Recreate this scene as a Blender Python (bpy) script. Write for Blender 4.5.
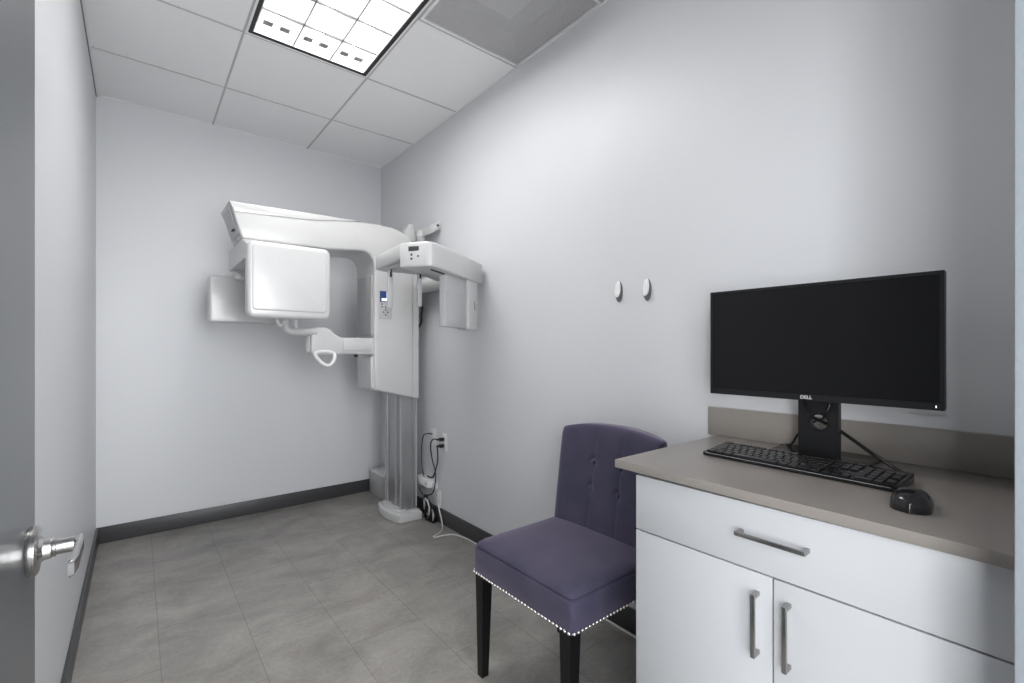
import bpy, bmesh, math, random
from mathutils import Vector, Matrix
random.seed(4)
for o in list(bpy.data.objects): bpy.data.objects.remove(o)
SC = bpy.context.scene
COL = SC.collection
# ------------------------------------------------------------------ camera
YAW = 0.6796
cam_data = bpy.data.cameras.new('camera'); cam = bpy.data.objects.new('camera', cam_data); COL.objects.link(cam)
cam.location = (0, 0, 1.18)
cam.rotation_euler = (math.pi/2, 0, -YAW)
cam_data.sensor_width = 36; cam_data.lens = 36*463.8/1024
cam_data.shift_y = 7.3/1024
cam_data.clip_start = 0.02
SC.camera = cam
# ------------------------------------------------------------------ world, lamps, exposure
w = bpy.data.worlds.new('world'); SC.world = w; w.use_nodes = True
w.node_tree.nodes['Background'].inputs[0].default_value = (0.93, 0.96, 1.0, 1)
w.node_tree.nodes['Background'].inputs[1].default_value = 1.0
SC.view_settings.view_transform = 'Standard'; SC.view_settings.look = 'None'
SC.view_settings.exposure = 0.50; SC.view_settings.gamma = 1; SC.view_settings.use_curve_mapping = False
def area(name, loc, rot, sx, sy, power, col=(1, 1, 1)):
    l = bpy.data.lights.new(name, 'AREA'); l.shape = 'RECTANGLE'; l.size = sx; l.size_y = sy
    l.energy = power; l.color = col
    o = bpy.data.objects.new(name, l); o.location = loc; o.rotation_euler = rot; COL.objects.link(o); return o
area('lamp_panel', (0.706, 1.948, 2.760), (0, 0, 0), 0.54, 1.14, 16, (1.0, 0.985, 0.97))          # inside the troffer
area('corridor_fill', (-0.75, -1.55, 1.40), (math.radians(90), 0, math.radians(-32)), 2.4, 2.3, 62, (0.96, 0.98, 1.0))  # added fill light out of view in the corridor, not a real window
area('corridor_far_fill', (0.6, -2.4, 1.5), (math.radians(90), 0, math.radians(8)), 1.6, 2.2, 98, (0.96, 0.98, 1.0))  # invented fill shining straight in, lifts back wall, ceiling and floor
area('corridor_end_fill', (-2.15, -0.85, 1.55), (math.radians(90), 0, math.radians(-76)), 1.3, 2.4, 110, (0.97, 0.985, 1.0))  # unseen fill added at the left to brighten the near right wall
# ------------------------------------------------------------------ materials
def mat(name, col, rough=0.5, metal=0.0, spec=0.5, emit=None, es=0.0, noise=0.0, nscale=20.0, bump=0.0, bscale=200.0, coat=0.0):
    m = bpy.data.materials.new(name); m.use_nodes = True
    nt = m.node_tree; b = nt.nodes['Principled BSDF']
    b.inputs['Base Color'].default_value = (*col, 1); b.inputs['Roughness'].default_value = rough
    b.inputs['Metallic'].default_value = metal; b.inputs['Specular IOR Level'].default_value = spec
    b.inputs['Coat Weight'].default_value = coat
    tc = nt.nodes.new('ShaderNodeTexCoord')
    if noise > 0:
        n = nt.nodes.new('ShaderNodeTexNoise'); n.inputs['Scale'].default_value = nscale; n.inputs['Detail'].default_value = 5
        nt.links.new(tc.outputs['Object'], n.inputs['Vector'])
        r = nt.nodes.new('ShaderNodeMix'); r.data_type = 'RGBA'
        r.inputs[6].default_value = (*[c*(1-noise) for c in col], 1); r.inputs[7].default_value = (*[min(1, c*(1+noise)) for c in col], 1)
        nt.links.new(n.outputs['Fac'], r.inputs[0]); nt.links.new(r.outputs[2], b.inputs['Base Color'])
    if bump > 0:
        n2 = nt.nodes.new('ShaderNodeTexNoise'); n2.inputs['Scale'].default_value = bscale; n2.inputs['Detail'].default_value = 3
        nt.links.new(tc.outputs['Object'], n2.inputs['Vector'])
        bp = nt.nodes.new('ShaderNodeBump'); bp.inputs['Strength'].default_value = bump; bp.inputs['Distance'].default_value = 0.002
        nt.links.new(n2.outputs['Fac'], bp.inputs['Height']); nt.links.new(bp.outputs['Normal'], b.inputs['Normal'])
    if emit:
        b.inputs['Emission Color'].default_value = (*emit, 1); b.inputs['Emission Strength'].default_value = es
    return m
M = {}
M['wall'] = mat('wall_paint', (0.655, 0.665, 0.685), 0.42, bump=0.05, bscale=350, noise=0.01, nscale=3)
M['tile'] = mat('ceiling_tile', (0.90, 0.90, 0.90), 0.9, bump=0.35, bscale=500, noise=0.03, nscale=300)
M['grid'] = mat('grid_grey', (0.50, 0.50, 0.50), 0.45)
M['base'] = mat('baseboard_rubber', (0.050, 0.050, 0.052), 0.4, noise=0.06, nscale=8)
M['white'] = mat('machine_white', (0.56, 0.56, 0.56), 0.28, coat=0.15, noise=0.01, nscale=4)
M['white2'] = mat('machine_soft_grey', (0.36, 0.36, 0.365), 0.4, noise=0.02, nscale=6)
M['ltgrey'] = mat('light_grey_plastic', (0.47, 0.47, 0.48), 0.4, noise=0.02, nscale=6)
M['alu'] = mat('brushed_aluminium', (0.42, 0.42, 0.43), 0.36, 0.8, noise=0.05, nscale=40)
M['steel'] = mat('satin_steel', (0.62, 0.61, 0.60), 0.22, 1.0, noise=0.03, nscale=60)
M['pull'] = mat('pull_nickel', (0.34, 0.33, 0.325), 0.25, 0.95, noise=0.04, nscale=60)
M['black'] = mat('black_plastic', (0.010, 0.010, 0.011), 0.38, spec=0.35, noise=0.05, nscale=60)
M['blackgloss'] = mat('black_gloss', (0.012, 0.012, 0.013), 0.16, noise=0.02, nscale=60)
M['keycap'] = mat('keycap_black', (0.012, 0.012, 0.013), 0.22, noise=0.05, nscale=90)
M['screen'] = mat('screen_off', (0.008, 0.008, 0.009), 0.3, spec=0.22, noise=0.02, nscale=8)
M['bladeblack'] = mat('blade_black', (0.02, 0.02, 0.02), 0.5)
M['darkhole'] = mat('dark_recess', (0.01, 0.01, 0.01), 0.7)
M['laminate'] = mat('white_laminate', (0.54, 0.553, 0.572), 0.32, noise=0.012, nscale=5)
M['gap'] = mat('gap_grey', (0.2, 0.2, 0.21), 0.7)
M['blackwood'] = mat('black_lacquered_wood', (0.004, 0.004, 0.0045), 0.35, spec=0.3, noise=0.1, nscale=20)
M['nail'] = mat('nickel_nailheads', (0.85, 0.83, 0.8), 0.18, 1.0)
M['whiteplastic'] = mat('white_plastic', (0.76, 0.76, 0.76), 0.35, noise=0.01, nscale=20)
M['blackframe'] = mat('fixture_black', (0.015, 0.015, 0.015), 0.4)
M['louver'] = mat('louver_white', (0.86, 0.86, 0.86), 0.3, noise=0.01, nscale=20)
M['lamp'] = mat('lamp_tube_glow', (1, 1, 1), 0.5, emit=(1, 0.99, 0.98), es=5.0)
M['door'] = mat('door_grey_laminate', (0.12, 0.13, 0.14), 0.28, noise=0.12, nscale=4)
M['frame'] = mat('door_frame_paint', (0.19, 0.21, 0.23), 0.4, noise=0.03, nscale=60, bump=0.3, bscale=120)
M['blue'] = mat('display_navy', (0.01, 0.02, 0.08), 0.3, emit=(0.02, 0.04, 0.12), es=0.5)
M['displaylit'] = mat('display_lit', (0.7, 0.75, 0.9), 0.3, emit=(0.7, 0.78, 1.0), es=0.7)
M['ink'] = mat('dark_print', (0.05, 0.05, 0.055), 0.5)
M['logo'] = mat('logo_silver', (0.75, 0.75, 0.76), 0.35, 0.2)
M['led'] = mat('power_light', (0.9, 0.9, 0.9), 0.4, emit=(1, 1, 1), es=1.5)
M['hookgrey'] = mat('hook_plate_grey', (0.16, 0.16, 0.16), 0.35)
M['cord'] = mat('white_cord', (0.72, 0.72, 0.70), 0.45)
M['vinylgrey'] = mat('duct_grey', (0.5, 0.5, 0.5), 0.6)

def nodes(m): return m.node_tree, m.node_tree.nodes, m.node_tree.links
def stone_floor():
    m = bpy.data.materials.new('slate_vinyl_tile'); m.use_nodes = True; nt, N, L = nodes(m); b = N['Principled BSDF']
    tc = N.new('ShaderNodeTexCoord'); sep = N.new('ShaderNodeSeparateXYZ'); L.new(tc.outputs['Object'], sep.inputs[0])
    au = N.new('ShaderNodeMath'); au.operation = 'ADD'; au.inputs[1].default_value = 6.1+0.295; L.new(sep.outputs['Y'], au.inputs[0])
    av = N.new('ShaderNodeMath'); av.operation = 'ADD'; av.inputs[1].default_value = 5.94-0.068; L.new(sep.outputs['X'], av.inputs[0])
    cb = N.new('ShaderNodeCombineXYZ'); L.new(au.outputs[0], cb.inputs[0]); L.new(av.outputs[0], cb.inputs[1])
    br = N.new('ShaderNodeTexBrick'); br.offset = 0.5; br.offset_frequency = 2; br.squash = 1
    br.inputs['Scale'].default_value = 1; br.inputs['Brick Width'].default_value = 0.61; br.inputs['Row Height'].default_value = 0.297
    br.inputs['Mortar Size'].default_value = 0.0016; br.inputs['Mortar Smooth'].default_value = 0.3; br.inputs['Bias'].default_value = 0.0
    br.inputs['Color1'].default_value = (0.96, 0.96, 0.96, 1); br.inputs['Color2'].default_value = (1.04, 1.04, 1.035, 1); br.inputs['Mortar'].default_value = (0.62, 0.62, 0.62, 1)
    L.new(cb.outputs[0], br.inputs['Vector'])
    mp = N.new('ShaderNodeMapping'); mp.inputs['Scale'].default_value = (2.0, 3.0, 1); mp.inputs['Rotation'].default_value = (0, 0, 0.25)
    L.new(tc.outputs['Object'], mp.inputs[0])
    n1 = N.new('ShaderNodeTexNoise'); n1.inputs['Scale'].default_value = 1.5; n1.inputs['Detail'].default_value = 9; n1.inputs['Roughness'].default_value = 0.68; n1.inputs['Distortion'].default_value = 0.5
    L.new(mp.outputs[0], n1.inputs['Vector'])
    rp = N.new('ShaderNodeValToRGB'); rp.color_ramp.elements[0].position = 0.3; rp.color_ramp.elements[0].color = (0.20, 0.19, 0.176, 1)
    rp.color_ramp.elements[1].position = 0.70; rp.color_ramp.elements[1].color = (0.37, 0.352, 0.33, 1)
    L.new(n1.outputs['Fac'], rp.inputs[0])
    n2 = N.new('ShaderNodeTexNoise'); n2.inputs['Scale'].default_value = 60; n2.inputs['Detail'].default_value = 6; L.new(tc.outputs['Object'], n2.inputs['Vector'])
    r2 = N.new('ShaderNodeMapRange'); r2.inputs['To Min'].default_value = 0.8; r2.inputs['To Max'].default_value = 1.2; L.new(n2.outputs['Fac'], r2.inputs[0])
    m1 = N.new('ShaderNodeMix'); m1.data_type = 'RGBA'; m1.blend_type = 'MULTIPLY'; m1.inputs[0].default_value = 1
    L.new(rp.outputs[0], m1.inputs[6]); L.new(br.outputs['Color'], m1.inputs[7])
    m2 = N.new('ShaderNodeMix'); m2.data_type = 'RGBA'; m2.blend_type = 'MULTIPLY'; m2.inputs[0].default_value = 1
    L.new(m1.outputs[2], m2.inputs[6]); L.new(r2.outputs[0], m2.inputs[7]); L.new(m2.outputs[2], b.inputs['Base Color'])
    b.inputs['Roughness'].default_value = 0.42
    bp = N.new('ShaderNodeBump'); bp.inputs['Strength'].default_value = 0.15; bp.inputs['Distance'].default_value = 0.002
    L.new(n2.outputs['Fac'], bp.inputs['Height']); L.new(bp.outputs[0], b.inputs['Normal'])
    return m
M['floor'] = stone_floor()
def counter_mat():
    m = mat('taupe_quartz', (0.265, 0.242, 0.222), 0.30, noise=0.06, nscale=120)
    return m
M['counter'] = counter_mat()
def fabric():
    m = bpy.data.materials.new('purple_woven_fabric'); m.use_nodes = True; nt, N, L = nodes(m); b = N['Principled BSDF']
    tc = N.new('ShaderNodeTexCoord')
    n = N.new('ShaderNodeTexNoise'); n.inputs['Scale'].default_value = 420; n.inputs['Detail'].default_value = 2; L.new(tc.outputs['Object'], n.inputs['Vector'])
    n2 = N.new('ShaderNodeTexNoise'); n2.inputs['Scale'].default_value = 6; n2.inputs['Detail'].default_value = 3; L.new(tc.outputs['Object'], n2.inputs['Vector'])
    rp = N.new('ShaderNodeValToRGB'); rp.color_ramp.elements[0].position = 0.3; rp.color_ramp.elements[0].color = (0.015, 0.021, 0.050, 1)
    rp.color_ramp.elements[1].position = 0.7; rp.color_ramp.elements[1].color = (0.073, 0.060, 0.100, 1)
    ad = N.new('ShaderNodeMath'); ad.operation = 'MULTIPLY_ADD'; ad.inputs[1].default_value = 0.5; L.new(n2.outputs['Fac'], ad.inputs[0])
    ml = N.new('ShaderNodeMath'); ml.operation = 'MULTIPLY'; ml.inputs[1].default_value = 0.5; L.new(n.outputs['Fac'], ml.inputs[0]); L.new(ml.outputs[0], ad.inputs[2])
    L.new(ad.outputs[0], rp.inputs[0]); L.new(rp.outputs[0], b.inputs['Base Color'])
    b.inputs['Roughness'].default_value = 0.85; b.inputs['Sheen Weight'].default_value = 0.45; b.inputs['Sheen Roughness'].default_value = 0.4
    b.inputs['Sheen Tint'].default_value = (0.75, 0.62, 0.8, 1)
    bp = N.new('ShaderNodeBump'); bp.inputs['Strength'].default_value = 0.3; bp.inputs['Distance'].default_value = 0.001
    L.new(n.outputs['Fac'], bp.inputs['Height']); L.new(bp.outputs[0], b.inputs['Normal'])
    return m
M['fabric'] = fabric()
def perforated():
    m = bpy.data.materials.new('perforated_grey_metal'); m.use_nodes = True; nt, N, L = nodes(m); b = N['Principled BSDF']
    b.inputs['Base Color'].default_value = (0.62, 0.62, 0.62, 1); b.inputs['Roughness'].default_value = 0.5
    tc = N.new('ShaderNodeTexCoord'); sep = N.new('ShaderNodeSeparateXYZ'); L.new(tc.outputs['Object'], sep.inputs[0])
    outs = []
    for ax in ('X', 'Y'):
        a = N.new('ShaderNodeMath'); a.operation = 'MULTIPLY'; a.inputs[1].default_value = 2*math.pi/0.0085; L.new(sep.outputs[ax], a.inputs[0])
        s = N.new('ShaderNodeMath'); s.operation = 'SINE'; L.new(a.outputs[0], s.inputs[0]); outs.append(s)
    p = N.new('ShaderNodeMath'); p.operation = 'ADD'; L.new(outs[0].outputs[0], p.inputs[0]); L.new(outs[1].outputs[0], p.inputs[1])
    g = N.new('ShaderNodeMath'); g.operation = 'LESS_THAN'; g.inputs[1].default_value = 0.35; L.new(p.outputs[0], g.inputs[0])
    L.new(g.outputs[0], b.inputs['Alpha'])
    return m
M['perf'] = perforated()
# ------------------------------------------------------------------ mesh helpers
class MB:
    def __init__(s): s.bm = bmesh.new()
    def _merge(s, b, mtx=None):
        me = bpy.data.meshes.new('t')
        if mtx is not None: bmesh.ops.transform(b, matrix=mtx, verts=b.verts)
        b.to_mesh(me); b.free(); s.bm.from_mesh(me); bpy.data.meshes.remove(me); return s
    def box(s, x0, x1, y0, y1, z0, z1, bev=0.0, seg=2, mtx=None):
        b = bmesh.new(); r = bmesh.ops.create_cube(b, size=1)
        for v in b.verts: v.co = Vector(((x0+x1)/2+v.co.x*(x1-x0), (y0+y1)/2+v.co.y*(y1-y0), (z0+z1)/2+v.co.z*(z1-z0)))
        if bev > 0: bmesh.ops.bevel(b, geom=list(b.edges), offset=bev, segments=seg, profile=0.5, affect='EDGES', clamp_overlap=True)
        return s._merge(b, mtx)
    def prism(s, poly, axis, a0, a1, bev=0.0, seg=2, mtx=None, bevside=False):
        """poly: 2D points; axis 'z' -> (x,y), 'y' -> (x,z), 'x' -> (y,z)."""
        def P(p, a): return Vector((p[0], p[1], a)) if axis == 'z' else (Vector((p[0], a, p[1])) if axis == 'y' else Vector((a, p[0], p[1])))
        b = bmesh.new(); lo = [b.verts.new(P(p, a0)) for p in poly]; hi = [b.verts.new(P(p, a1)) for p in poly]
        n = len(poly); c0 = b.faces.new(lo); c1 = b.faces.new(hi)
        for i in range(n): b.faces.new((lo[i], lo[(i+1) % n], hi[(i+1) % n], hi[i]))
        bmesh.ops.recalc_face_normals(b, faces=b.faces)
        if bev > 0:
            ed = list(set(list(c0.edges)+list(c1.edges))) if not bevside else list(b.edges)
            bmesh.ops.bevel(b, geom=ed, offset=bev, segments=seg, profile=0.5, affect='EDGES', clamp_overlap=True)
        return s._merge(b, mtx)
    def loft(s, rings, cap=True, mtx=None):
        b = bmesh.new(); R = [[b.verts.new(Vector(p)) for p in r] for r in rings]; n = len(R[0])
        for a, c in zip(R, R[1:]):
            for i in range(n): b.faces.new((a[i], a[(i+1) % n], c[(i+1) % n], c[i]))
        if cap: b.faces.new(R[0]); b.faces.new(R[-1])
        bmesh.ops.recalc_face_normals(b, faces=b.faces); return s._merge(b, mtx)
    def tube(s, pts, r, n=10, smooth=4, closed=False):
        P = [Vector(p) for p in pts]
        if smooth > 1 and len(P) > 2:
            Q = []; m = len(P); rng = range(m if closed else m-1)
            for i in rng:
                p0 = P[(i-1) % m] if (closed or i > 0) else P[i]; p1 = P[i]; p2 = P[(i+1) % m]; p3 = P[(i+2) % m] if (closed or i+2 < m) else p2
                for k in range(smooth):
                    t = k/smooth; t2 = t*t; t3 = t2*t
                    Q.append(0.5*((2*p1)+(p2-p0)*t+(2*p0-5*p1+4*p2-p3)*t2+(3*p1-p0-3*p2+p3)*t3))
            if not closed: Q.append(P[-1])
            P = Q
        rings = []; up = None; m = len(P)
        for i, p in enumerate(P):
            d = (P[(i+1) % m]-P[i-1]) if closed else (P[min(i+1, m-1)]-P[max(i-1, 0)])
            d.normalize()
            if up is None:
                up = Vector((0, 0, 1)) if abs(d.z) < 0.9 else Vector((1, 0, 0))
            sd = d.cross(up)
            if sd.length < 1e-5: sd = d.cross(Vector((0, 1, 0.1)))
            sd.normalize(); up = sd.cross(d).normalized()
            rr = r[min(i, len(r)-1)] if isinstance(r, (list, tuple)) else r
            rings.append([p+sd*(rr*math.cos(2*math.pi*k/n))+up*(rr*math.sin(2*math.pi*k/n)) for k in range(n)])
        if closed: rings.append(rings[0])
        s.loft(rings, cap=not closed)
        if closed: bmesh.ops.remove_doubles(s.bm, verts=s.bm.verts, dist=1e-6)
        return s
    def cyl(s, p0, p1, r0, r1=None, n=24, bev=0.0):
        p0 = Vector(p0); p1 = Vector(p1); r1 = r0 if r1 is None else r1
        d = (p1-p0); L = d.length; q = d.to_track_quat('Z', 'Y').to_matrix().to_4x4(); q.translation = p0
        prof = [(r0, 0), (r1, L)] if bev <= 0 else [(r0-bev, 0), (r0-bev*0.3, bev*0.3), (r0, bev), (r1, L-bev), (r1-bev*0.3, L-bev*0.3), (r1-bev, L)]
        rings = [[(r*math.cos(2*math.pi*k/n), r*math.sin(2*math.pi*k/n), z) for k in range(n)] for r, z in prof]
        return s.loft(rings, mtx=q)
    def lathe(s, p0, dirv, prof, n=32):
        q = Vector(dirv).to_track_quat('Z', 'Y').to_matrix().to_4x4(); q.translation = Vector(p0)
        return s.loft([[(r*math.cos(2*math.pi*k/n), r*math.sin(2*math.pi*k/n), z) for k in range(n)] for r, z in prof], mtx=q)
    def ell(s, c, r, u=20, v=12, mtx=None):
        b = bmesh.new(); bmesh.ops.create_uvsphere(b, u_segments=u, v_segments=v, radius=1)
        for q in b.verts: q.co = Vector((c[0]+q.co.x*r[0], c[1]+q.co.y*r[1], c[2]+q.co.z*r[2]))
        return s._merge(b, mtx)
    def done(s, name, m, parent=None, ang=35, local=False):
        me = bpy.data.meshes.new(name); o = bpy.data.objects.new(name, me); COL.objects.link(o)
        root = parent
        while root is not None and root.parent is not None: root = root.parent
        if root is not None and not local:
            bmesh.ops.transform(s.bm, matrix=Matrix.Translation(-root.location), verts=s.bm.verts)
        for f in s.bm.faces: f.smooth = True
        a = math.radians(ang)
        for e in s.bm.edges:
            e.smooth = not (len(e.link_faces) != 2 or e.calc_face_angle(0) > a)
        s.bm.to_mesh(me); s.bm.free(); me.materials.append(m)
        if parent is not None: o.parent = parent
        return o
def rect_round(x0, x1, y0, y1, r, n=5):
    out = []
    for cx, cy, a in ((x1-r, y1-r, 0), (x0+r, y1-r, 90), (x0+r, y0+r, 180), (x1-r, y0+r, 270)):
        for k in range(n+1):
            t = math.radians(a+90*k/n); out.append((cx+r*math.cos(t), cy+r*math.sin(t)))
    return out
def thing(name, loc, label, cat, group=None, rotz=0):
    o = bpy.data.objects.new(name, None); COL.objects.link(o); o.location = loc; o.rotation_euler = (0, 0, rotz); o.empty_display_size = 0.05
    return tag(o, label, cat, group)
def tag(o, label, cat, group=None):
    o['label'] = label; o['category'] = cat
    if group: o['group'] = group
    return o
def struct(o, label=None):
    o['kind'] = 'structure'
    if label: o['label'] = label
    return o
# ------------------------------------------------------------------ room
XR, YB, XL, CH = 1.608, 3.755, -0.194, 2.712
YF = 0.03     # inner face of the doorway wall
struct(MB().box(-2.2, XR+0.1, -2.6, YB+0.1, -0.1, 0).done('floor', M['floor']), 'grey slate-look tile floor')
struct(MB().box(XL-0.1, XR+0.1, YB, YB+0.1, -0.1, CH+0.3).done('wall_back', M['wall']), 'pale grey far wall')
struct(MB().box(XR, XR+0.1, -0.12, YB, -0.1, CH+0.3).done('wall_right', M['wall']), 'pale grey long wall behind the counter')
struct(MB().box(XL-0.1, XL, -0.12, YB, -0.1, CH+0.3).done('wall_left', M['wall']), 'pale grey wall behind the open door')
wf = MB().box(0.85, XR, -0.10, YF, -0.1, CH+0.3)
wf.box(XL, -0.16, -0.10, YF-0.01, -0.1, CH+0.3).box(-0.16, 0.85, -0.10, YF, 2.17, CH+0.3)
struct(wf.done('wall_front', M['wall']), 'pale grey wall with the doorway')
fr = MB().box(0.80, 0.85, -0.12, 0.053, 0, 2.17, 0.002).box(-0.16, -0.155, -0.12, -0.005, 0, 2.17).box(-0.155, 0.80, -0.12, 0.05, 2.12, 2.17, 0.002)
struct(fr.done('trim_1', M['frame']), 'blue-grey painted door frame')
struct(MB().box(XL, XR, YB-0.012, YB, 0, 0.098, 0.002).done('baseboard_back', M['base']))
struct(MB().box(XR-0.012, XR, 0.76, YB-0.012, 0, 0.098, 0.002).done('baseboard_right', M['base']))
struct(MB().box(XL, XL+0.012, YF, YB-0.012, 0, 0.098, 0.002).done('baseboard_left', M['base']))
# ceiling: lay-in tiles and the grid that carries them
gx = [XL, 0.401, 1.011, XR]; gy = [YB, 3.167, 2.557, 1.948, 1.338, 0.728, 0.118, -0.10]
ct = MB()
for i in range(3):
    for j in range(7):
        if i == 1 and j in (2, 3): continue
        if i == 2 and j == 3: continue
        ct.box(gx[i]+0.003, gx[i+1]-0.003, gy[j+1]+0.003, gy[j]-0.003, CH, CH+0.016, 0.002, 1)
ceil = struct(ct.done('ceiling', M['tile']), 'white lay-in ceiling tiles')
gb = MB()
for x in gx[1:3]: gb.box(x-0.005, x+0.005, -0.10, YB, CH-0.003, CH+0.02, 0.001, 1)
for j, y in enumerate(gy[1:-1]):
    for i in range(3):
        if i == 1 and j == 2: continue
        gb.box(gx[i]+0.005, gx[i+1]-0.005, y-0.005, y+0.005, CH-0.003, CH+0.02, 0.001, 1)
gb.done('ceiling_grid', M['grid'], ceil)
wa = MB().box(XL, XL+0.015, -0.1, YB, CH-0.004, CH).box(XR-0.010, XR, -0.1, YB, CH-0.004, CH).box(XL+0.015, XR-0.01, YB-0.010, YB, CH-0.004, CH)
wa.done('wall_angle', M['louver'], ceil)
MB().box(XL, XL+0.004, -0.1, YB, CH-0.012, CH-0.004).done('shadow_gap', M['gap'], ceil)
# ------------------------------------------------------------------ door with lever
door = struct(MB().box(-0.155, -0.110, 0.0, 0.914, 0.012, 2.115, 0.0015).done('door_1', M['door']), 'dark grey door standing open')
lz, ly = 0.918, 0.858
MB().lathe((-0.110, ly, lz), (1, 0, 0), [(0.030, 0), (0.031, 0.002), (0.031, 0.0045), (0.0295, 0.005), (0.0295, 0.0065), (0.031, 0.007), (0.031, 0.009), (0.028, 0.0105), (0.018, 0.0115), (0.0145, 0.015), (0.0135, 0.022), (0.001, 0.0225)], 40).done('rosette', M['steel'], door)
lv = MB().lathe((-0.088, ly, lz), (1, 0, 0), [(0.0115, -0.003), (0.0125, 0.001), (0.0125, 0.004), (0.0105, 0.005), (0.0105, 0.028)], 28)
lv.prism([(-0.066, ly+0.0115), (-0.0575, ly+0.007), (-0.0560, ly-0.005), (-0.0560, ly-0.078), (-0.0585, ly-0.098), (-0.0640, ly-0.102), (-0.0645, ly-0.090), (-0.0630, ly-0.020), (-0.066, ly-0.010)], 'z', lz-0.0095, lz+0.0095, 0.0025, 3)
lv.done('lever', M['steel'], door)
MB().box(-0.144, -0.121, 0.913, 0.9155, 0.86, 0.98, 0.0005).done('latch_plate', M['steel'], door)
# ------------------------------------------------------------------ troffer
t = thing('ceiling_light', (0.706, 1.9475, CH), 'recessed fluorescent ceiling light with black edge and square louvre cells, lit', 'ceiling light')
x0, x1, y0, y1 = 0.408, 1.004, 1.345, 2.550
def ring(a, b, c, d, wd, z0, z1): return MB().box(a, a+wd, c, d, z0, z1).box(b-wd, b, c, d, z0, z1).box(a+wd, b-wd, d-wd, d, z0, z1).box(a+wd, b-wd, c, c+wd, z0, z1)
ring(x0-0.002, x1+0.002, y0-0.002, y1+0.002, 0.009, CH-0.005, CH+0.012).done('white_lip', M['louver'], t)
fm = ring(x0+0.007, x1-0.007, y0+0.007, y1-0.007, 0.018, CH-0.003, CH+0.012)
fm.done('outer_frame', M['blackframe'], t)
fi = MB(); a0, a1, b0, b1 = x0+0.025, x1-0.025, y0+0.025, y1-0.025
fi.box(a0, a0+0.006, b0, b1, CH-0.001, CH+0.06).box(a1-0.006, a1, b0, b1, CH-0.001, CH+0.06).box(a0+0.006, a1-0.006, b1-0.006, b1, CH-0.001, CH+0.06).box(a0+0.006, a1-0.006, b0, b0+0.006, CH-0.001, CH+0.06)
fi.box(a0-0.01, a1+0.01, b0-0.01, b1+0.01, CH+0.06, CH+0.07)
fi.done('reflector_housing', M['louver'], t)
lo = MB()
def blade(p, q, axis):
    if axis == 'y': lo.box(p-0.0028, p+0.0028, b0+0.006, b1-0.006, CH, CH+0.010)
    else: lo.box(a0+0.006, a1-0.006, p-0.0028, p+0.0028, CH, CH+0.010)
for k in (1, 2): blade(a0+(a1-a0)*k/3, 0, 'y')
for k in range(1, 6): blade(b0+(b1-b0)*k/6, 0, 'x')
lo.done('louvre', M['bladeblack'], t)
for k in range(3):
    xc = a0+(a1-a0)*(k+0.5)/3
    tb = MB().cyl((xc, b0+0.05, CH+0.031), (xc, b1-0.05, CH+0.031), 0.012, n=16).done('lamp_tube', M['lamp'], t)
    for ye in (b1-0.085, b0+0.030):
        for sx in (-1, 1): MB().box(xc+sx*0.037-0.022, xc+sx*0.037+0.022, ye, ye+0.04, CH+0.022, CH+0.042, 0.004).done('lamp_holder', M['gap'], tb)
# ------------------------------------------------------------------ vent
t = thing('ceiling_vent', (1.31, 1.643, CH), 'square grey perforated air vent in the ceiling beside the light', 'vent')
vx0, vx1, vy0, vy1 = 1.019, 1.596, 1.346, 1.940
MB().box(vx0, vx0+0.012, vy0, vy1, CH-0.004, CH+0.006).box(vx1-0.004, vx1, vy0, vy1, CH-0.004, CH+0.006).box(vx0+0.012, vx1-0.008, vy1-0.012, vy1, CH-0.004, CH+0.006).box(vx0+0.012, vx1-0.008, vy0, vy0+0.012, CH-0.004, CH+0.006).done('vent_frame', M['louver'], t)
MB().box(vx0+0.01, vx1-0.008, vy0+0.01, vy1-0.01, CH-0.001, CH).done('perforated_face', M['perf'], t)
pl = MB().box(vx0, vx1, vy0, vy1, CH+0.16, CH+0.17).box(vx0-0.005, vx0, vy0, vy1, CH+0.003, CH+0.16).box(vx1, vx1+0.005, vy0, vy1, CH+0.003, CH+0.16).box(vx0, vx1, vy0-0.005, vy0, CH+0.003, CH+0.16).box(vx0, vx1, vy1, vy1+0.005, CH+0.003, CH+0.16)
pl.done('duct_box', M['vinylgrey'], t)
MB().box(1.20, 1.42, 1.55, 1.77, CH+0.075, CH+0.082, 0.002).done('damper_plate', M['louver'], t)
# ------------------------------------------------------------------ x-ray machine
W, W2, LG = M['white'], M['white2'], M['ltgrey']
mc = thing('dental_xray_machine', (1.44, 3.08, 0), 'white panoramic dental x-ray machine on an aluminium column in the far corner', 'x-ray machine')
bp = [(1.530, 2.885), (1.372, 2.897), (1.350, 2.96), (1.336, 3.05), (1.338, 3.13), (1.352, 3.20), (1.374, 3.257), (1.530, 3.262)]
b_ = MB().prism(bp, 'z', 0.0, 0.062, 0.010, 3)
b_.prism([(1.40, 2.94), (1.45, 2.955), (1.45, 3.205), (1.40, 3.23), (1.365, 3.18), (1.352, 3.08), (1.362, 2.99)], 'z', 0.05, 0.078, 0.006)
b_.box(1.45, 1.525, 2.895, 2.95, 0.05, 0.072, 0.008)
b_.done('base_cover', W, mc)
cp = [(1.412, 2.950), (1.440, 2.950), (1.446, 2.958), (1.490, 2.958), (1.496, 2.950), (1.522, 2.950), (1.522, 3.215), (1.412, 3.215), (1.408, 3.210), (1.408, 3.190), (1.418, 3.184), (1.418, 3.120), (1.408, 3.112), (1.408, 3.050), (1.418, 3.042), (1.418, 2.985), (1.408, 2.978), (1.408, 2.954)]
MB().prism(cp, 'z', 0.06, 1.70).done('column', M['alu'], mc)
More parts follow.
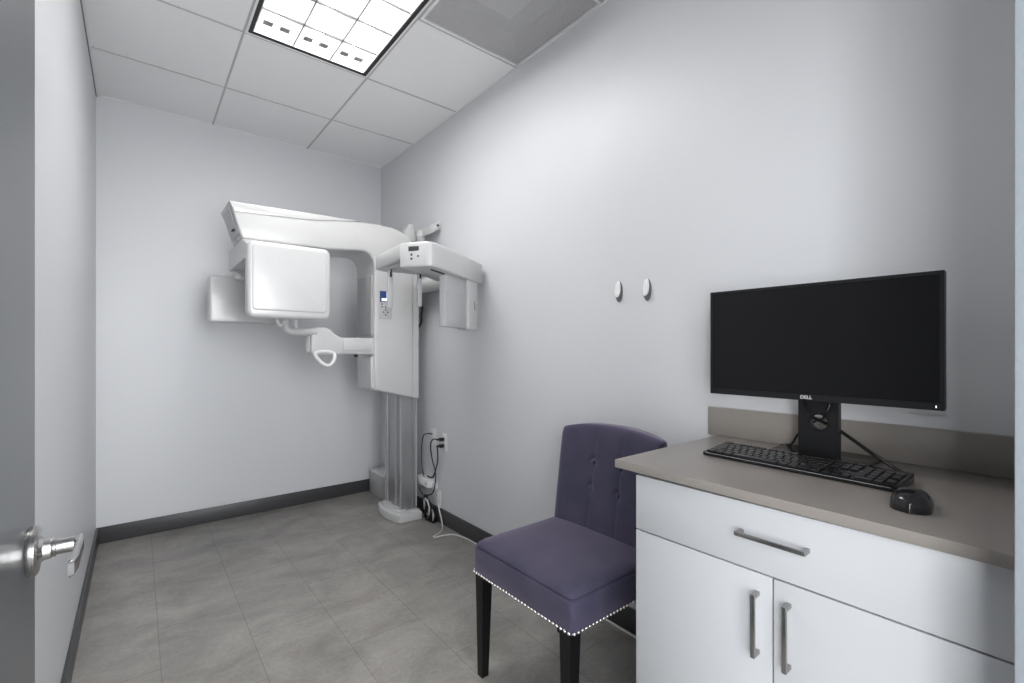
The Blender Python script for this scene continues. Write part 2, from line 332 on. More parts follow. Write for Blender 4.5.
MB().box(1.4030, 1.4075, 2.950, 2.962, 0.078, 0.90, 0.001).box(1.4030, 1.4075, 3.202, 3.212, 0.078, 0.90, 0.001).box(1.514, 1.524, 2.945, 2.9495, 0.078, 0.90, 0.001).done('column_edge_strip', M['ltgrey'], mc)
# housing: overhead beam and carriage cover in one shell (X, Z outline)
H = [(0.384, 1.966), (0.68, 1.971), (1.02, 1.977), (1.19, 1.984), (1.305, 1.980), (1.36, 1.967), (1.41, 1.945), (1.445, 1.92), (1.46, 1.88), (1.46, 1.65), (1.46, 0.846),
     (1.382, 0.865), (1.25, 0.898), (1.187, 0.914), (1.184, 1.10), (1.184, 1.50), (1.184, 1.715), (1.176, 1.750), (1.155, 1.780), (1.12, 1.797), (1.07, 1.796), (0.905, 1.779), (0.60, 1.776), (0.452, 1.776), (0.438, 1.786)]
MB().prism(H, 'y', 2.87, 3.18, 0.014, 3).done('main_housing', W, mc)
MB().prism([(0.380, 1.969), (0.68, 1.975), (1.02, 1.981), (1.10, 1.983), (1.00, 1.966), (0.80, 1.937), (0.60, 1.925), (0.405, 1.916)], 'y', 2.864, 3.186, 0.010, 2).done('upper_shell', W, mc)
MB().prism([(1.445, 1.90), (1.50, 1.87), (1.512, 1.83), (1.512, 0.838), (1.445, 0.848)], 'y', 2.885, 3.13, 0.012, 3).done('rear_cover', W, mc)
MB().prism(rect_round(2.888, 3.122, 1.27, 1.655, 0.006), 'x', 1.168, 1.19, 0.004).done('patient_panel', W2, mc)
MB().prism(rect_round(2.888, 3.122, 0.925, 1.13, 0.006), 'x', 1.168, 1.19, 0.004).done('lower_panel', W, mc)
MB().box(1.19, 1.34, 2.868, 2.8705, 1.252, 1.2545).done('cover_seam', LG, mc)
# end face details of the beam
MB().box(0.405, 0.44, 2.93, 2.99, 1.832, 1.838, 0.002).done('end_slot', M['ink'], mc)
MB().prism(rect_round(2.90, 3.11, 1.80, 1.95, 0.02), 'x', -0.001, 0.003, mtx=Matrix.Translation((0.411, 0, 1.87)) @ Matrix.Rotation(math.atan2(0.056, 0.18)*-1, 4, 'Y') @ Matrix.Translation((0, 0, -1.87)) @ Matrix.Translation((-0.004, 0, 0))).done('end_cap', LG, mc)
MB().ell((0.455, 3.0, 1.782), (0.03, 0.035, 0.012)).done('end_knob', LG, mc)
# rotating arm with its two heads
ra = MB().prism([(2.54, 1.640), (2.54, 1.685), (2.66, 1.712), (2.84, 1.770), (3.27, 1.770), (3.27, 1.650), (2.75, 1.650)], 'x', 0.432, 0.77, 0.008, 2).cyl((0.64, 3.0, 1.76), (0.64, 3.0, 1.79), 0.10).done('rotating_arm', W, mc)
hd = MB().prism(rect_round(0.405, 0.795, 1.330, 1.703, 0.036, 6), 'y', 2.500, 2.570, 0.020, 4).done('tube_head', W, mc)
MB().prism(rect_round(0.424, 0.776, 1.364, 1.690, 0.022, 6), 'y', 2.4965, 2.52, 0.010, 4).done('front_cover', W, hd)
sh = MB().prism(rect_round(0.325, 0.70, 1.336, 1.609, 0.018, 5), 'y', 3.20, 3.30, 0.012, 3).box(0.45, 0.65, 3.18, 3.26, 1.59, 1.66, 0.01).done('sensor_head', W, mc)
# chin support
C = [(1.195, 1.250), (0.975, 1.250), (0.940, 1.272), (0.915, 1.298), (0.885, 1.309), (0.850, 1.309), (0.816, 1.304), (0.802, 1.285), (0.800, 1.165), (0.815, 1.143), (0.93, 1.138), (0.985, 1.146), (1.195, 1.142)]
ca = MB().prism(C, 'y', 2.885, 2.99, 0.012, 3).done('chin_support_arm', W, mc)
MB().box(0.99, 1.165, 2.879, 2.8865, 1.168, 1.232, 0.003).done('touch_strip', W, ca)
MB().cyl((1.09, 2.94, 1.128), (1.09, 2.94, 1.144), 0.012, bev=0.002).done('underside_button', M['black'], ca)
MB().cyl((0.803, 2.93, 1.16), (0.803, 2.93, 1.285), 0.022, bev=0.004).done('grip_post', LG, ca)
MB().tube([(0.822, 2.880, 1.150), (0.835, 2.862, 1.118), (0.858, 2.852, 1.092), (0.885, 2.852, 1.080), (0.908, 2.854, 1.088), (0.930, 2.862, 1.118), (0.932, 2.878, 1.150), (0.900, 2.882, 1.162), (0.850, 2.882, 1.162)], 0.010, closed=True).done('hand_grip', M['whiteplastic'], ca)
MB().tube([(0.665, 2.90, 1.37), (0.668, 2.90, 1.31), (0.685, 2.90, 1.285), (0.73, 2.90, 1.278), (0.835, 2.90, 1.28)], 0.022, n=14).done('chin_tube', W, ca)
MB().tube([(0.615, 2.88, 1.345), (0.625, 2.88, 1.32), (0.64, 2.88, 1.315), (0.66, 2.88, 1.34)], 0.008).done('bite_fork', M['whiteplastic'], ca)
MB().tube([(0.715, 2.88, 1.35), (0.72, 2.88, 1.30)], 0.008).done('support_pin', M['whiteplastic'], ca)
# keypad on the cover
kp = MB().prism(rect_round(1.214, 1.302, 1.374, 1.560, 0.004), 'y', 2.866, 2.871, 0.001).done('control_panel', LG, mc)
MB().box(1.219, 1.297, 2.8645, 2.8668, 1.484, 1.554, 0.0005).done('display', M['blue'], kp)
MB().box(1.264, 1.290, 2.8635, 2.865, 1.490, 1.550).box(1.230, 1.264, 2.8635, 2.865, 1.490, 1.508).done('lit_area', M['displaylit'], kp)
for dx, dz in ((-.024, 0), (0, 0), (.024, 0), (-.015, -.034), (.015, -.034), (0, -.018), (0, -.050), (-.026, .018), (.026, .018)):
    MB().cyl((1.258+dx, 2.8668, 1.452+dz), (1.258+dx, 2.8645, 1.452+dz), 0.0052, n=12).done('button', M['ink'], kp)
# cephalometric arm
MB().cyl((1.535, 3.05, 1.615), (1.535, 2.27, 1.615), 0.052, bev=0.01).box(1.49, 1.56, 2.95, 3.12, 1.56, 1.67, 0.01).done('cephalometric_arm', W, mc)
cb = MB().prism([(0.960, 2.025), (0.972, 1.995), (1.030, 1.910), (1.056, 1.898), (1.085, 1.906), (1.572, 2.222), (1.584, 2.245), (1.572, 2.33), (1.3, 2.30), (1.10, 2.12)], 'z', 1.560, 1.677, 0.010, 3)
cb.prism([(0.962, 2.03), (1.20, 2.10), (1.572, 2.25), (1.572, 2.33), (1.40, 2.38), (1.04, 2.41), (0.990, 2.384)], 'z', 1.600, 1.6765, 0.009, 3)
ch = cb.done('cephalometric_head', W, mc)
ab = Vector((0.093, -0.127, 0)).normalized(); nn = Vector((-0.81, -0.59, 0)).normalized()
def facet(u0, u1, z0, z1, off0, off1, name, m, par, bev=0.0):
    o = Vector((0.967, 2.008, 0)); mm = Matrix.Identity(4)
    mm.col[0] = (*ab, 0); mm.col[1] = (*nn, 0); mm.col[2] = (0, 0, 1, 0); mm.translation = o
    return MB().box(u0, u1, off0, off1, z0, z1, bev, mtx=mm).done(name, m, par)
pn = facet(0.030, 0.105, 1.577, 1.656, -0.012, 0.0035, 'head_control_panel', W2, ch, 0.001)
facet(0.030, 0.105, 1.634, 1.656, 0.001, 0.006, 'panel_stripe', M['ink'], pn, 0.001)
for u, z in ((0.046, 1.617), (0.046, 1.598), (0.080, 1.609)): facet(u-0.005, u+0.005, z-0.005, z+0.005, 0.002, 0.006, 'button', M['ink'], pn)
uu = Vector((0.841, 0.541, 0)); un = Vector((-0.541, 0.841, 0))
mB = Matrix.Identity(4); mB.col[0] = (*uu, 0); mB.col[1] = (*un, 0); mB.col[2] = (0, 0, 1, 0); mB.translation = Vector((1.053, 1.898, 0))
sb = MB().box(0.20, 0.465, 0.026, 0.062, 1.292, 1.575, 0.006, 3, mtx=mB).done('cephalometric_sensor', LG, mc)
MB().box(0.455, 0.585, 0.008, 0.085, 1.286, 1.575, 0.012, 4, mtx=mB).done('sensor_end_cover', W, sb)
MB().box(0.530, 0.538, 0.006, 0.010, 1.40, 1.45, 0.001, mtx=mB).done('sensor_latch', M['gap'], sb)
MB().box(0.225, 0.44, 0.0235, 0.028, 1.31, 1.475, 0.001, mtx=mB).done('sensor_plate', LG, sb)
MB().box(0.06, 0.40, 0.03, 0.034, 1.553, 1.561, mtx=mB).done('underside_slot', M['ink'], ch)
MB().box(0.11, 0.13, -0.0005, 0.006, 1.60, 1.612, mtx=mB).done('head_button', LG, ch)
def erod(x, y, z0, w, pin):
    r = MB().box(x-w/2, x+w/2, y-0.007, y+0.007, z0, 1.575, 0.004, 2).cyl((x, y, z0+0.02), (x+0.014, y+0.03, z0+0.02), 0.008)
    r.box(x-0.01, x+0.01, y-0.012, y+0.012, 1.57, 1.602, 0.003)
    o = r.done('ear_rod', LG, ch)
    MB().cyl((x, y-0.010, 1.545), (x, y-0.010, 1.60), 0.0045).done('rod_pin', M['black'], o)
erod(1.005, 2.235, 1.389, 0.030, True); erod(1.145, 2.185, 1.40, 0.024, True)
MB().prism([(0.99, 2.10), (1.03, 2.06), (1.16, 2.14), (1.17, 2.22), (1.05, 2.30), (0.99, 2.25)], 'z', 1.585, 1.60, 0.003).done('head_positioner', LG, ch)
# bracket on top
br = MB().prism([(1.455, 1.93), (1.435, 1.985), (1.475, 2.05), (1.50, 2.052), (1.525, 1.99), (1.530, 1.93)], 'y', 2.96, 3.06, 0.006)
br.cyl((1.545, 2.92, 1.93), (1.545, 2.92, 2.0), 0.035)
br.prism([(1.535, 1.955), (1.60, 1.995), (1.607, 2.0), (1.607, 2.045), (1.59, 2.042), (1.53, 2.01)], 'y', 2.76, 2.93, 0.003)
br.done('top_bracket', W, mc)
MB().cyl((1.582, 2.76, 2.015), (1.582, 2.752, 2.015), 0.007).done('bracket_bolt', M['ink'], mc)
MB().cyl((1.545, 2.92, 1.915), (1.545, 2.92, 1.96), 0.037).done('bracket_sleeve', W2, mc)
MB().tube([(1.535, 2.95, 1.57), (1.550, 2.92, 1.48), (1.540, 2.91, 1.42), (1.552, 2.94, 1.36), (1.535, 3.0, 1.30)], 0.007).done('supply_cable', M['black'], mc)
# ------------------------------------------------------------------ box behind column
t = thing('equipment_box', (1.54, 3.56, 0), 'plain light grey box on the floor in the corner behind the x-ray column', 'box')
MB().box(1.487, 1.594, 3.42, 3.708, 0.0, 0.185, 0.003).done('box_body', LG, t)
MB().box(1.484, 1.594, 3.417, 3.711, 0.180, 0.195, 0.003).done('box_lid', M['whiteplastic'], t)
# ------------------------------------------------------------------ outlets and cords by the machine
def outlet(y, z, label, group=None, hw=0.037):
    t = thing('wall_outlet', (XR, y, z), label, 'outlet', group)
    pl = MB().box(XR-0.006, XR, y-hw, y+hw, z-0.059, z+0.059, 0.003).done('cover_plate', M['whiteplastic'], t)
    for dz in (-0.02, 0.02):
        s = MB().cyl((XR-0.0075, y, z+dz), (XR-0.004, y, z+dz), 0.016).done('socket', M['whiteplastic'], t)
        MB().box(XR-0.0080, XR-0.0070, y-0.008, y-0.005, z+dz-0.004, z+dz+0.005).box(XR-0.0080, XR-0.0070, y+0.005, y+0.008, z+dz-0.004, z+dz+0.005).done('socket_slot', M['ink'], s)
    return t
outlet(2.712, 0.552, 'white duplex wall outlet with two black plugs in it')
outlet(2.862, 0.565, 'white wall outlet left of the plugged one, nearer the machine')
outlet(2.805, 0.155, 'white wall outlet low down just above the baseboard with a white cord', hw=0.050)
def plug(y, z, pts, label):
    t = thing('power_plug', (XR-0.008, y, z), label, 'plug')
    MB().box(XR-0.042, XR-0.008, y-0.013, y+0.013, z-0.011, z+0.011, 0.004).cyl((XR-0.042, y, z), (XR-0.055, y+0.01, z), 0.008, 0.005).done('plug_body', M['black'], t)
    MB().tube(pts, 0.0045, n=8, smooth=6).done('cord', M['black'], t)
plug(2.712, 0.574, [(1.556, 2.722, 0.574), (1.545, 2.76, 0.57), (1.55, 2.80, 0.52), (1.565, 2.80, 0.42), (1.575, 2.775, 0.33), (1.565, 2.78, 0.22), (1.545, 2.81, 0.185), (1.53, 2.87, 0.18), (1.535, 2.94, 0.21)], 'black plug with a thick black cord in the upper socket')
plug(2.712, 0.530, [(1.556, 2.722, 0.53), (1.575, 2.745, 0.48), (1.585, 2.77, 0.40), (1.580, 2.82, 0.30), (1.58, 2.90, 0.29)], 'black plug in the lower socket directly beneath the other plug')
tag(MB().tube([(1.598, 2.862, 0.585), (1.575, 2.88, 0.59), (1.575, 2.95, 0.56), (1.58, 2.985, 0.45), (1.575, 2.97, 0.35), (1.575, 2.94, 0.2835)], 0.0035, n=8, smooth=6).done('thin_cord', M['black']), 'thin black cord arching down from the wall outlet beside the machine', 'cord')
t = thing('power_adapter', (1.575, 2.92, 0.222), 'white boxy power adapter on the wall under the outlets', 'power adapter')
MB().box(1.545, XR, 2.83, 3.02, 0.222, 0.280, 0.010, 3).done('adapter_body', M['whiteplastic'], t)
MB().cyl((1.552, 2.855, 0.252), (1.542, 2.855, 0.252), 0.010).done('adapter_button', LG, t)
MB().box(1.575, XR, 2.795, 2.83, 0.216, 0.262, 0.004).done('adapter_end', M['whiteplastic'], t)
# coiled leads on the floor
t = thing('cable_coil', (1.565, 2.82, 0), 'tangled bundle of black and white leads on the floor beside the machine base', 'cable')
def coil(c, r, tilt, n, rad, m, name, sq=1.0, seed=0):
    rnd = random.Random(seed); mb = MB(); pts = []
    for k in range(n*10+1):
        a = 2*math.pi*k/10; rr = r*(1+0.12*rnd.uniform(-1, 1))
        p = Vector((math.cos(a)*rr*0.35+0.0018*(k/10)+rnd.uniform(-.002, .002), math.cos(a)*rr*sq+rnd.uniform(-.004, .004), math.sin(a)*rr))
        p = Matrix.Rotation(tilt, 4, 'X') @ p
        pts.append((c[0]+p.x, c[1]+p.y, max(c[2]+p.z, rad)))
    mb.tube(pts, rad, n=7, smooth=2); return mb.done(name, m, t)
coil((1.560, 2.900, 0.090), 0.062, 0.4, 5, 0.0035, M['black'], 'black_lead', seed=1)
coil((1.556, 2.870, 0.085), 0.055, -0.5, 4, 0.0035, M['cord'], 'white_lead', 1.3, seed=2)
coil((1.552, 2.845, 0.065), 0.050, 0.9, 4, 0.0035, M['black'], 'black_lead', 1.2, seed=3)
coil((1.560, 2.815, 0.045), 0.038, 0.2, 3, 0.0030, M['ltgrey'], 'grey_lead', 1.5, seed=5)
MB().box(1.55, 1.59, 2.77, 2.83, 0.0, 0.030, 0.004).done('connector_block', M['black'], t)
wc = [(1.602, 2.775, 0.125), (1.582, 2.745, 0.11), (1.580, 2.71, 0.05), (1.572, 2.68, 0.006), (1.52, 2.61, 0.004), (1.445, 2.57, 0.004), (1.45, 2.55, 0.004), (1.50, 2.545, 0.004), (1.555, 2.52, 0.004), (1.585, 2.43, 0.004), (1.590, 2.3, 0.004), (1.588, 2.0, 0.004), (1.586, 1.6, 0.004), (1.583, 1.3, 0.004), (1.578, 1.1, 0.004), (1.57, 0.85, 0.004)]
tag(MB().tube(wc, 0.004, n=8, smooth=6).done('white_cable', M['cord']), 'white cable running from the low outlet across the floor and behind the chair', 'cable')
# ------------------------------------------------------------------ wall hooks
def hook(y, z, label):
    t = thing('wall_hook', (XR, y, z), label, 'wall hook', 'oval hooks on the long wall')
    rot = Matrix.Translation((XR, y, z))
    prof = [(0.019*math.cos(a), 0.045*math.sin(a)) for a in [2*math.pi*k/28 for k in range(28)]]
    MB().prism(prof, 'x', -0.005, 0.0, 0.0015, mtx=rot).done('back_plate', M['hookgrey'], t)
    rings = []
    for k, (dz, rx, ry, ox) in enumerate([(0.040, 0.003, 0.004, -0.006), (0.034, 0.006, 0.010, -0.009), (0.018, 0.007, 0.0140, -0.010), (0.0, 0.007, 0.0150, -0.012), (-0.014, 0.006, 0.0135, -0.014), (-0.024, 0.005, 0.010, -0.016), (-0.029, 0.002, 0.004, -0.017)]):
        rings.append([(XR+ox+rx*math.cos(2*math.pi*j/16), y+ry*math.sin(2*math.pi*j/16), z+0.004+dz) for j in range(16)])
    MB().loft(rings).box(XR-0.014, XR-0.003, y-0.008, y+0.008, z+0.005, z+0.03, 0.003).done('hook_body', M['louver'], t, ang=60)
hook(1.258, 1.424, 'small white oval wall hook, farther from the monitor'); hook(1.116, 1.419, 'small white oval wall hook, nearer to the monitor')
# ------------------------------------------------------------------ chair
ct_ = thing('upholstered_chair', (1.16, 1.155, 0), 'purple upholstered side chair with button-tufted back, nailhead trim and black legs', 'chair')
FX, BX, Y0, Y1 = 0.952, 1.395, 0.910, 1.402
def seat_grid():
    rings = []
    n = 10
    def rr(inx, z, r): return [(x, y, z) for x, y in rect_round(FX+inx, BX-inx, Y0+inx, Y1-inx, r, 5)]
    zs = [(0.004, 0.366, 0.012), (0.0, 0.372, 0.014), (-0.001, 0.42, 0.016), (0.0, 0.452, 0.018), (0.002, 0.460, 0.018), (0.009, 0.464, 0.018), (0.003, 0.468, 0.018), (0.006, 0.475, 0.020), (0.015, 0.484, 0.03), (0.038, 0.491, 0.05), (0.08, 0.496, 0.07), (0.15, 0.499, 0.06)]
    return [rr(*a) for a in zs]
MB().loft(seat_grid()).done('seat', M['fabric'], ct_, ang=60)
# backrest: slightly reclined, curved in plan, arched top, tufted
def back_pt(u, v, side):
    # u across (0..1) from far (Y1) to near (Y0), v up (0..1)
    y = (Y1-0.012)+(Y0+0.012-(Y1-0.012))*u
    cu = 2*u-1
    yc = (Y0+Y1)/2; y = yc+(y-yc)*(0.985+0.015*v)
    ztop = 0.858+0.022*(1-cu*cu)-0.006*abs(cu)**6; z = 0.40+(ztop-0.40)*v
    x = 1.322+0.062*(max(v, 0)**1.15)+0.022*(1-cu*cu)*(0.3+0.7*v)
    th = 0.078 if side else 0.0
    e = 0.0
    if not side:
        # puff at the border, tufts at buttons
        for bu, bv in BUT:
            d2 = ((u-bu)*0.46)**2+((v-bv)*0.47)**2
            e += 0.010*math.exp(-d2/(0.016**2))+0.003*math.exp(-((u-bu)*0.46)**2/(0.005**2))*(1 if v < bv+0.2 else 0.3)
        ed = min(u, 1-u)*0.46; e += 0.016*math.exp(-ed/0.012); e += 0.010*math.exp(-(1-v)*0.47/0.012)
    else:
        ed = min(u, 1-u)*0.46; e -= 0.012*math.exp(-ed/0.012)+0.010*math.exp(-(1-v)*0.47/0.012)
    return Vector((x+th+e, y, z))
def zv(z): return (z-0.40)/0.49
BUT = [(u, zv(z)) for u in (0.388, 0.668) for z in (0.749, 0.648)]
NU, NV = 64, 64
bm = bmesh.new(); g = {}
for s_ in (0, 1):
    for i in range(NU+1):
        for j in range(NV+1): g[s_, i, j] = bm.verts.new(back_pt(i/NU, j/NV, s_))
for i in range(NU):
    for j in range(NV):
        bm.faces.new((g[0, i, j], g[0, i+1, j], g[0, i+1, j+1], g[0, i, j+1])); bm.faces.new((g[1, i, j], g[1, i, j+1], g[1, i+1, j+1], g[1, i+1, j]))
for i in range(NU):
    bm.faces.new((g[0, i, 0], g[1, i, 0], g[1, i+1, 0], g[0, i+1, 0])); bm.faces.new((g[0, i, NV], g[0, i+1, NV], g[1, i+1, NV], g[1, i, NV]))
for j in range(NV):
    bm.faces.new((g[0, 0, j], g[0, 0, j+1], g[1, 0, j+1], g[1, 0, j])); bm.faces.new((g[0, NU, j], g[1, NU, j], g[1, NU, j+1], g[0, NU, j+1]))
bmesh.ops.recalc_face_normals(bm, faces=bm.faces)
mb = MB(); mb.bm.free(); mb.bm = bm
bk = mb.done('backrest', M['fabric'], ct_, ang=70)
for bu, bv in BUT:
    p = back_pt(bu, bv, 0); MB().ell((p.x-0.006, p.y, p.z), (0.008, 0.0105, 0.0105), 14, 8).done('button', M['fabric'], bk)
def leg(xt, yt, xb, yb, zt, s0, s1):
    MB().loft([[(x+dx*s1, y+dy*s1, z) for dx, dy in ((-1, -1), (1, -1), (1, 1), (-1, 1))] if z < 0.01 else [(x+dx*s0, y+dy*s0, z) for dx, dy in ((-1, -1), (1, -1), (1, 1), (-1, 1))] for x, y, z in ((xb, yb, 0.0), (xt, yt, zt))]).done('leg', M['blackwood'], ct_)
leg(0.978, 1.372, 0.974, 1.372, 0.367, 0.022, 0.014); leg(0.978, 0.942, 0.974, 0.942, 0.367, 0.022, 0.014)
leg(1.365, 1.368, 1.378, 1.372, 0.367, 0.021, 0.015); leg(1.365, 0.946, 1.378, 0.942, 0.367, 0.021, 0.015)
nb = MB()
def nail(x, y): nb.ell((x, y, 0.3735), (0.0052, 0.0052, 0.0052), 10, 8)
path = rect_round(FX-0.0025, BX, Y0-0.0025, Y1+0.0025, 0.016, 6)
seq = path+[path[0]]; acc = 0.0
for p, q in zip(seq, seq[1:]):
    L = math.dist(p, q)
    while acc < L:
        f = acc/L; x, y = p[0]+(q[0]-p[0])*f, p[1]+(q[1]-p[1])*f
        if x < BX-0.03: nail(x, y)
        acc += 0.0158
    acc -= L
nb.done('nailhead_trim', M['nail'], ct_)
# ------------------------------------------------------------------ cabinet
CY0, CY1, CX = YF, 0.751, 1.030
cab = thing('base_cabinet', (1.3, 0.39, 0), 'white base cabinet with one wide drawer over two doors', 'cabinet')
MB().box(CX+0.020, XR-0.0005, CY0+0.0005, CY1-0.0005, 0.10, 0.853, 0.001).box(CX+0.075, XR-0.012, CY0, CY1-0.01, 0, 0.10).done('cabinet_body', M['laminate'], cab)
dr = MB().box(CX, CX+0.019, 0.062, CY1, 0.7045, 0.846, 0.0012).done('drawer_front', M['laminate'], cab)
d1 = MB().box(CX, CX+0.019, 0.412, CY1, 0.105, 0.7010, 0.0012).done('cabinet_door', M['laminate'], cab)
d2 = MB().box(CX, CX+0.019, 0.062, 0.4085, 0.105, 0.7010, 0.0012).done('cabinet_door', M['laminate'], cab)
def bar(y0, y1, z0, z1, par):
    mb = MB()
    hx = CX-0.028
    if y1-y0 > z1-z0:
        mb.box(hx, hx+0.007, y0, y1, (z0+z1)/2-0.0045, (z0+z1)/2+0.0045, 0.0012)
        for y in (y0, y1-0.009): mb.box(hx+0.005, CX, y, y+0.009, (z0+z1)/2-0.0045, (z0+z1)/2+0.0045, 0.001)
    else:
        mb.box(hx, hx+0.007, (y0+y1)/2-0.0045, (y0+y1)/2+0.0045, z0, z1, 0.0012)
        for z in (z0, z1-0.009): mb.box(hx+0.005, CX, (y0+y1)/2-0.0045, (y0+y1)/2+0.0045, z, z+0.009, 0.001)
    mb.done('handle', M['pull'], par)
bar(0.341, 0.478, 0.776, 0.788, dr); bar(0.435, 0.445, 0.531, 0.664, d1); bar(0.374, 0.384, 0.531, 0.664, d2)
cn = thing('countertop', (1.31, 0.42, 0.853), 'taupe stone countertop with a low backsplash on the white cabinet', 'countertop')
MB().prism([(1.003, CY0), (XR, CY0), (XR, 0.820), (1.027, 0.818)], 'z', 0.853, 0.875, 0.0012).done('counter_slab', M['counter'], cn)
MB().box(1.588, XR, CY0, 0.850, 0.8755, 0.974, 0.0012).done('backsplash', M['counter'], cn)
t = thing('wall_plate', (XR, 0.27, 1.06), 'wide white wall plate half hidden behind the monitor', 'wall plate')
MB().box(XR-0.003, XR, 0.226, 0.300, 1.009, 1.10, 0.001).done('cover_plate', M['wall'], t)
MB().box(XR-0.0065, XR-0.004, 0.235, 0.278, 1.03, 1.09, 0.001).done('switch_insert', M['wall'], t)
# ------------------------------------------------------------------ monitor
mt = thing('computer_monitor', (1.48, 0.46, 0.875), 'wide black computer monitor, switched off, on a black stand', 'monitor')
MX, my0, my1, mz0, mz1 = 1.390, 0.1965, 0.7345, 1.042, 1.3545
MB().box(MX, MX+0.022, my0, my1, mz0, mz1, 0.0025).box(MX+0.020, MX+0.048, my0+0.09, my1-0.09, mz0+0.03, mz1-0.03, 0.008).done('monitor_case', M['black'], mt)
bz = MB().box(MX-0.003, MX, my0, my0+0.0075, mz0, mz1).box(MX-0.003, MX, my1-0.0075, my1, mz0, mz1).box(MX-0.003, MX, my0+0.0075, my1-0.0075, mz1-0.0075, mz1).box(MX-0.003, MX, my0+0.0075, my1-0.0075, mz0, mz0+0.0165)
bz = bz.done('bezel', M['black'], mt)
MB().box(MX-0.0012, MX+0.001, my0+0.0075, my1-0.0075, mz0+0.0165, mz1-0.0075).done('screen', M['screen'], mt)
MB().box(MX-0.0038, MX-0.0028, my0+0.0130, my0+0.0145, mz0+0.006, mz0+0.011).done('power_light', M['led'], bz)
def text(s, size, mtx, m, name, par, extrude=0.0004):
    c = bpy.data.curves.new('t', 'FONT'); c.body = s; c.size = size; c.align_x = 'CENTER'; c.align_y = 'CENTER'; c.extrude = extrude; c.offset = size*0.02
    o = bpy.data.objects.new('t', c); COL.objects.link(o); bpy.context.view_layer.update()
    me = bpy.data.meshes.new_from_object(o.evaluated_get(bpy.context.evaluated_depsgraph_get())); bpy.data.objects.remove(o); bpy.data.curves.remove(c)
    root = par
    while root.parent is not None: root = root.parent
    me.transform(Matrix.Translation(-root.location) @ mtx); me.materials.clear(); me.materials.append(m)
    q = bpy.data.objects.new(name, me); COL.objects.link(q); q.parent = par; return q
# text plane facing -X: local x -> -Y, local y -> +Z
TM = Matrix(((0, 0, -1, 0), (-1, 0, 0, 0), (0, 1, 0, 0), (0, 0, 0, 1)))
text('DELL', 0.0125, Matrix.Translation((MX-0.0036, 0.469, mz0+0.0085)) @ TM, M['logo'], 'logo', bz)
# stand: riser with a cable hole
pm = bmesh.new(); out = [(0.512, 0.885), (0.415, 0.885), (0.415, 1.22), (0.512, 1.22)]
ov = [pm.verts.new((1.455, y, z)) for y, z in out]; cv = [pm.verts.new((1.455, 0.460+0.0225*math.cos(2*math.pi*k/28), 0.979+0.0225*math.sin(2*math.pi*k/28))) for k in range(28)]
es = [pm.edges.new((ov[k], ov[(k+1) % 4])) for k in range(4)]+[pm.edges.new((cv[k], cv[(k+1) % 28])) for k in range(28)]
bmesh.ops.triangle_fill(pm, use_beauty=True, edges=es)
r = bmesh.ops.extrude_face_region(pm, geom=list(pm.faces)); bmesh.ops.translate(pm, verts=[v for v in r['geom'] if isinstance(v, bmesh.types.BMVert)], vec=(0.022, 0, 0))
bmesh.ops.recalc_face_normals(pm, faces=pm.faces)
mb = MB(); mb.bm.free(); mb.bm = pm; mb.box(MX+0.04, 1.457, 0.41, 0.51, 1.13, 1.21, 0.003)
mb.done('stand_riser', M['black'], mt)
MB().tube([(1.452, 0.460+0.0225*math.cos(2*math.pi*k/16), 0.979+0.0225*math.sin(2*math.pi*k/16)) for k in range(16)], 0.0018, n=6, smooth=1, closed=True).done('hole_ring', M['blackgloss'], mt)
MB().prism(rect_round(1.395, 1.575, 0.345, 0.588, 0.006), 'z', 0.8755, 0.886, 0.0025).done('stand_base', M['blackgloss'], mt)
tag(MB().tube([(1.45, 0.50, 1.06), (1.444, 0.497, 1.02), (1.446, 0.478, 0.995), (1.482, 0.455, 0.975), (1.490, 0.43, 0.962), (1.475, 0.39, 0.940), (1.455, 0.34, 0.912), (1.43, 0.295, 0.892), (1.405, 0.272, 0.888), (1.380, 0.262, 0.889)], 0.0045, n=10, smooth=6).done('keyboard_cable', M['black']), 'thick black cable drooping from the monitor stand to the back of the keyboard', 'cable')
tag(MB().tube([(1.452, 0.44, 1.06), (1.444, 0.432, 1.03), (1.446, 0.445, 1.0), (1.49, 0.462, 0.985), (1.50, 0.49, 0.97), (1.505, 0.53, 0.93), (1.54, 0.56, 0.892), (1.57, 0.60, 0.8795)], 0.0032, n=8, smooth=6).done('video_cable', M['black']), 'thin black cable looped through the hole in the monitor stand', 'cable')
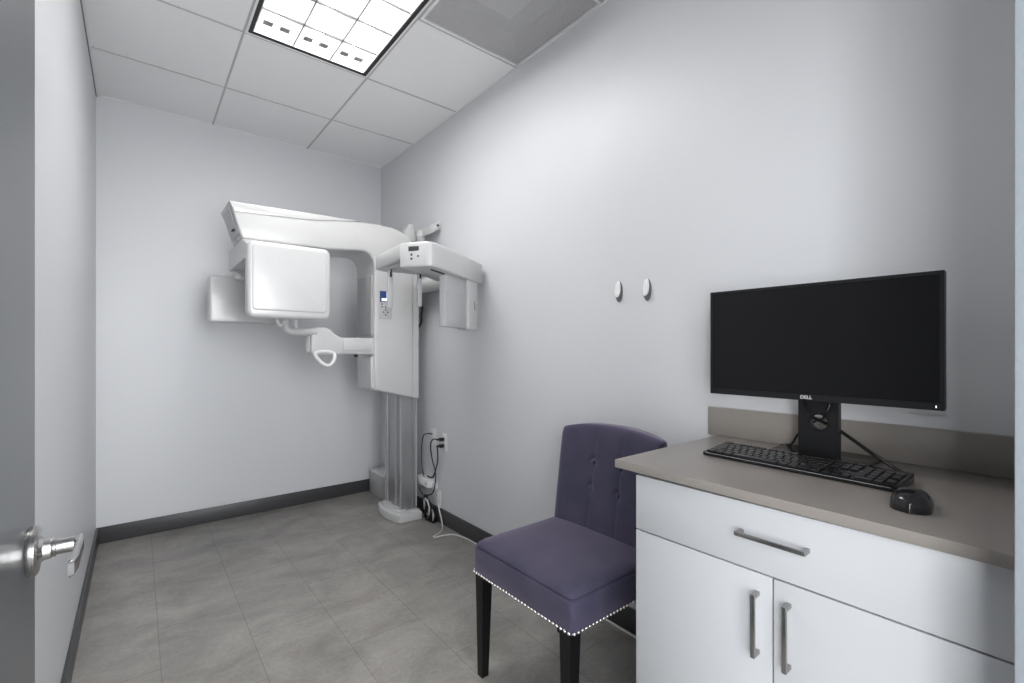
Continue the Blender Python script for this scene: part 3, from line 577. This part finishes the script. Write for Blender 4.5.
# ------------------------------------------------------------------ keyboard (local frame: x = toward wall, y = toward chair)
kb = thing('computer_keyboard', (1.3175, 0.468, 0.8755), 'full-size black keyboard in front of the monitor', 'keyboard', rotz=-0.045)
KD, KW = 0.128, 0.442
rings = []
def kz(x): return 0.013+0.010*(x+KD/2)/KD
case = MB().prism([(-KD/2, 0.003), (-KD/2+0.003, 0.0), (KD/2-0.003, 0.0), (KD/2, 0.004), (KD/2, 0.021), (KD/2-0.004, 0.023), (-KD/2+0.006, 0.0115), (-KD/2, 0.009)], 'y', -KW/2, KW/2, 0.0015, 2)
kcase = case.done('keyboard_case', M['blackgloss'], kb, local=True)
MB().box(-KD/2-0.0004, -KD/2+0.001, -KW/2+0.01, KW/2-0.01, 0.0085, 0.0092).done('front_edge_line', M['ltgrey'], kcase, local=True)
U = 0.019
keymesh = {}
def key(xc, yc, wu, du=1.0):
    wd = wu*U-0.0028; dd = du*0.0188-0.0028
    k_ = (round(wu, 2), round(du, 2))
    z0 = 0.0095+0.010*(xc+KD/2)/KD
    if k_ not in keymesh:
        rg = [[(x*a*dd/2, y*a2*wd/2, z) for x, y in ((-1, -1), (1, -1), (1, 1), (-1, 1))] for a, a2, z in ((1, 1, 0), (0.98, 0.985, 0.0052), (0.84, 0.88, 0.0066))]
        o = MB().loft(rg).done('key', M['keycap'], kb, local=True); keymesh[k_] = o
    else:
        o = keymesh[k_].copy(); COL.objects.link(o)
    o.location = (xc, yc, z0); o.rotation_euler = (0, -0.078, 0)
    return o
rows = {0: [1]*14+[1.0], 1: [1]*13+[2], 2: [1.5]+[1]*12+[1.5], 3: [1.75]+[1]*11+[2.25], 4: [2.25]+[1]*10+[2.75], 5: [1.25, 1.25, 1.25, 6.25, 1.25, 1.25, 1.25, 1.25]}
left = KW/2-0.008
def rowx(r): return 0.048-r*0.0195-(0.0 if r else -0.003)
for r, ks in rows.items():
    y = left
    if r == 0:
        for grp, off in ((1, 0), (4, 2), (4, 6.5), (4, 11)):
            for k in range(grp): key(rowx(0), left-(off+k+0.5)*U, 1, 0.85)
        continue
    for wv in ks: key(rowx(r), y-wv*U/2, wv); y -= wv*U
nav = left-15.25*U
for k in range(3):
    key(rowx(0), nav-(k+0.5)*U, 1, 0.85)
    key(rowx(1), nav-(k+0.5)*U, 1); key(rowx(2), nav-(k+0.5)*U, 1); key(rowx(5), nav-(k+0.5)*U, 1)
key(rowx(4), nav-1.5*U, 1)
num = left-18.5*U
for r in (1, 2, 3, 4):
    for k in range(3 if r < 4 else 3): key(rowx(r), num-(k+0.5)*U, 1)
key(rowx(1), num-3.5*U, 1); key((rowx(2)+rowx(3))/2, num-3.5*U, 1, 2.04); key((rowx(4)+rowx(5))/2, num-3.5*U, 1, 2.04)
key(rowx(5), num-U, 2); key(rowx(5), num-2.5*U, 1)
# ------------------------------------------------------------------ mouse
ms = thing('computer_mouse', (1.166, 0.212, 0.8755), 'black computer mouse at the right end of the keyboard', 'mouse', rotz=0.12)
rings = []
for t_ in [k/14 for k in range(15)]:
    x = -0.060+0.120*t_
    wv = 0.0335*(max(0.0, 1-abs(2*t_-1)**3.2))**0.5*(0.96+0.04*math.cos(6.28*t_))+0.0008
    h = 0.041*(math.sin(math.pi*min(1, (0.06+t_*0.94)))**0.55)*(1.06-0.42*t_)+0.001
    ring = []
    for k in range(20):
        a = 2*math.pi*k/20; cy, sz = math.cos(a), math.sin(a)
        yy = wv*(abs(cy)**0.75)*(1 if cy > 0 else -1); zz = (h*(sz**0.8) if sz > 0 else 0.0)
        ring.append((x, yy*(1.0 if sz >= 0 else 0.93), zz+0.0005 if sz >= 0 else 0.0))
    rings.append(ring)
mbod = MB().loft(rings).done('mouse_body', M['blackgloss'], ms, ang=80, local=True)
MB().cyl((0.030, -0.0035, 0.0215), (0.030, 0.0035, 0.0215), 0.0075).done('scroll_wheel', M['black'], ms, local=True)
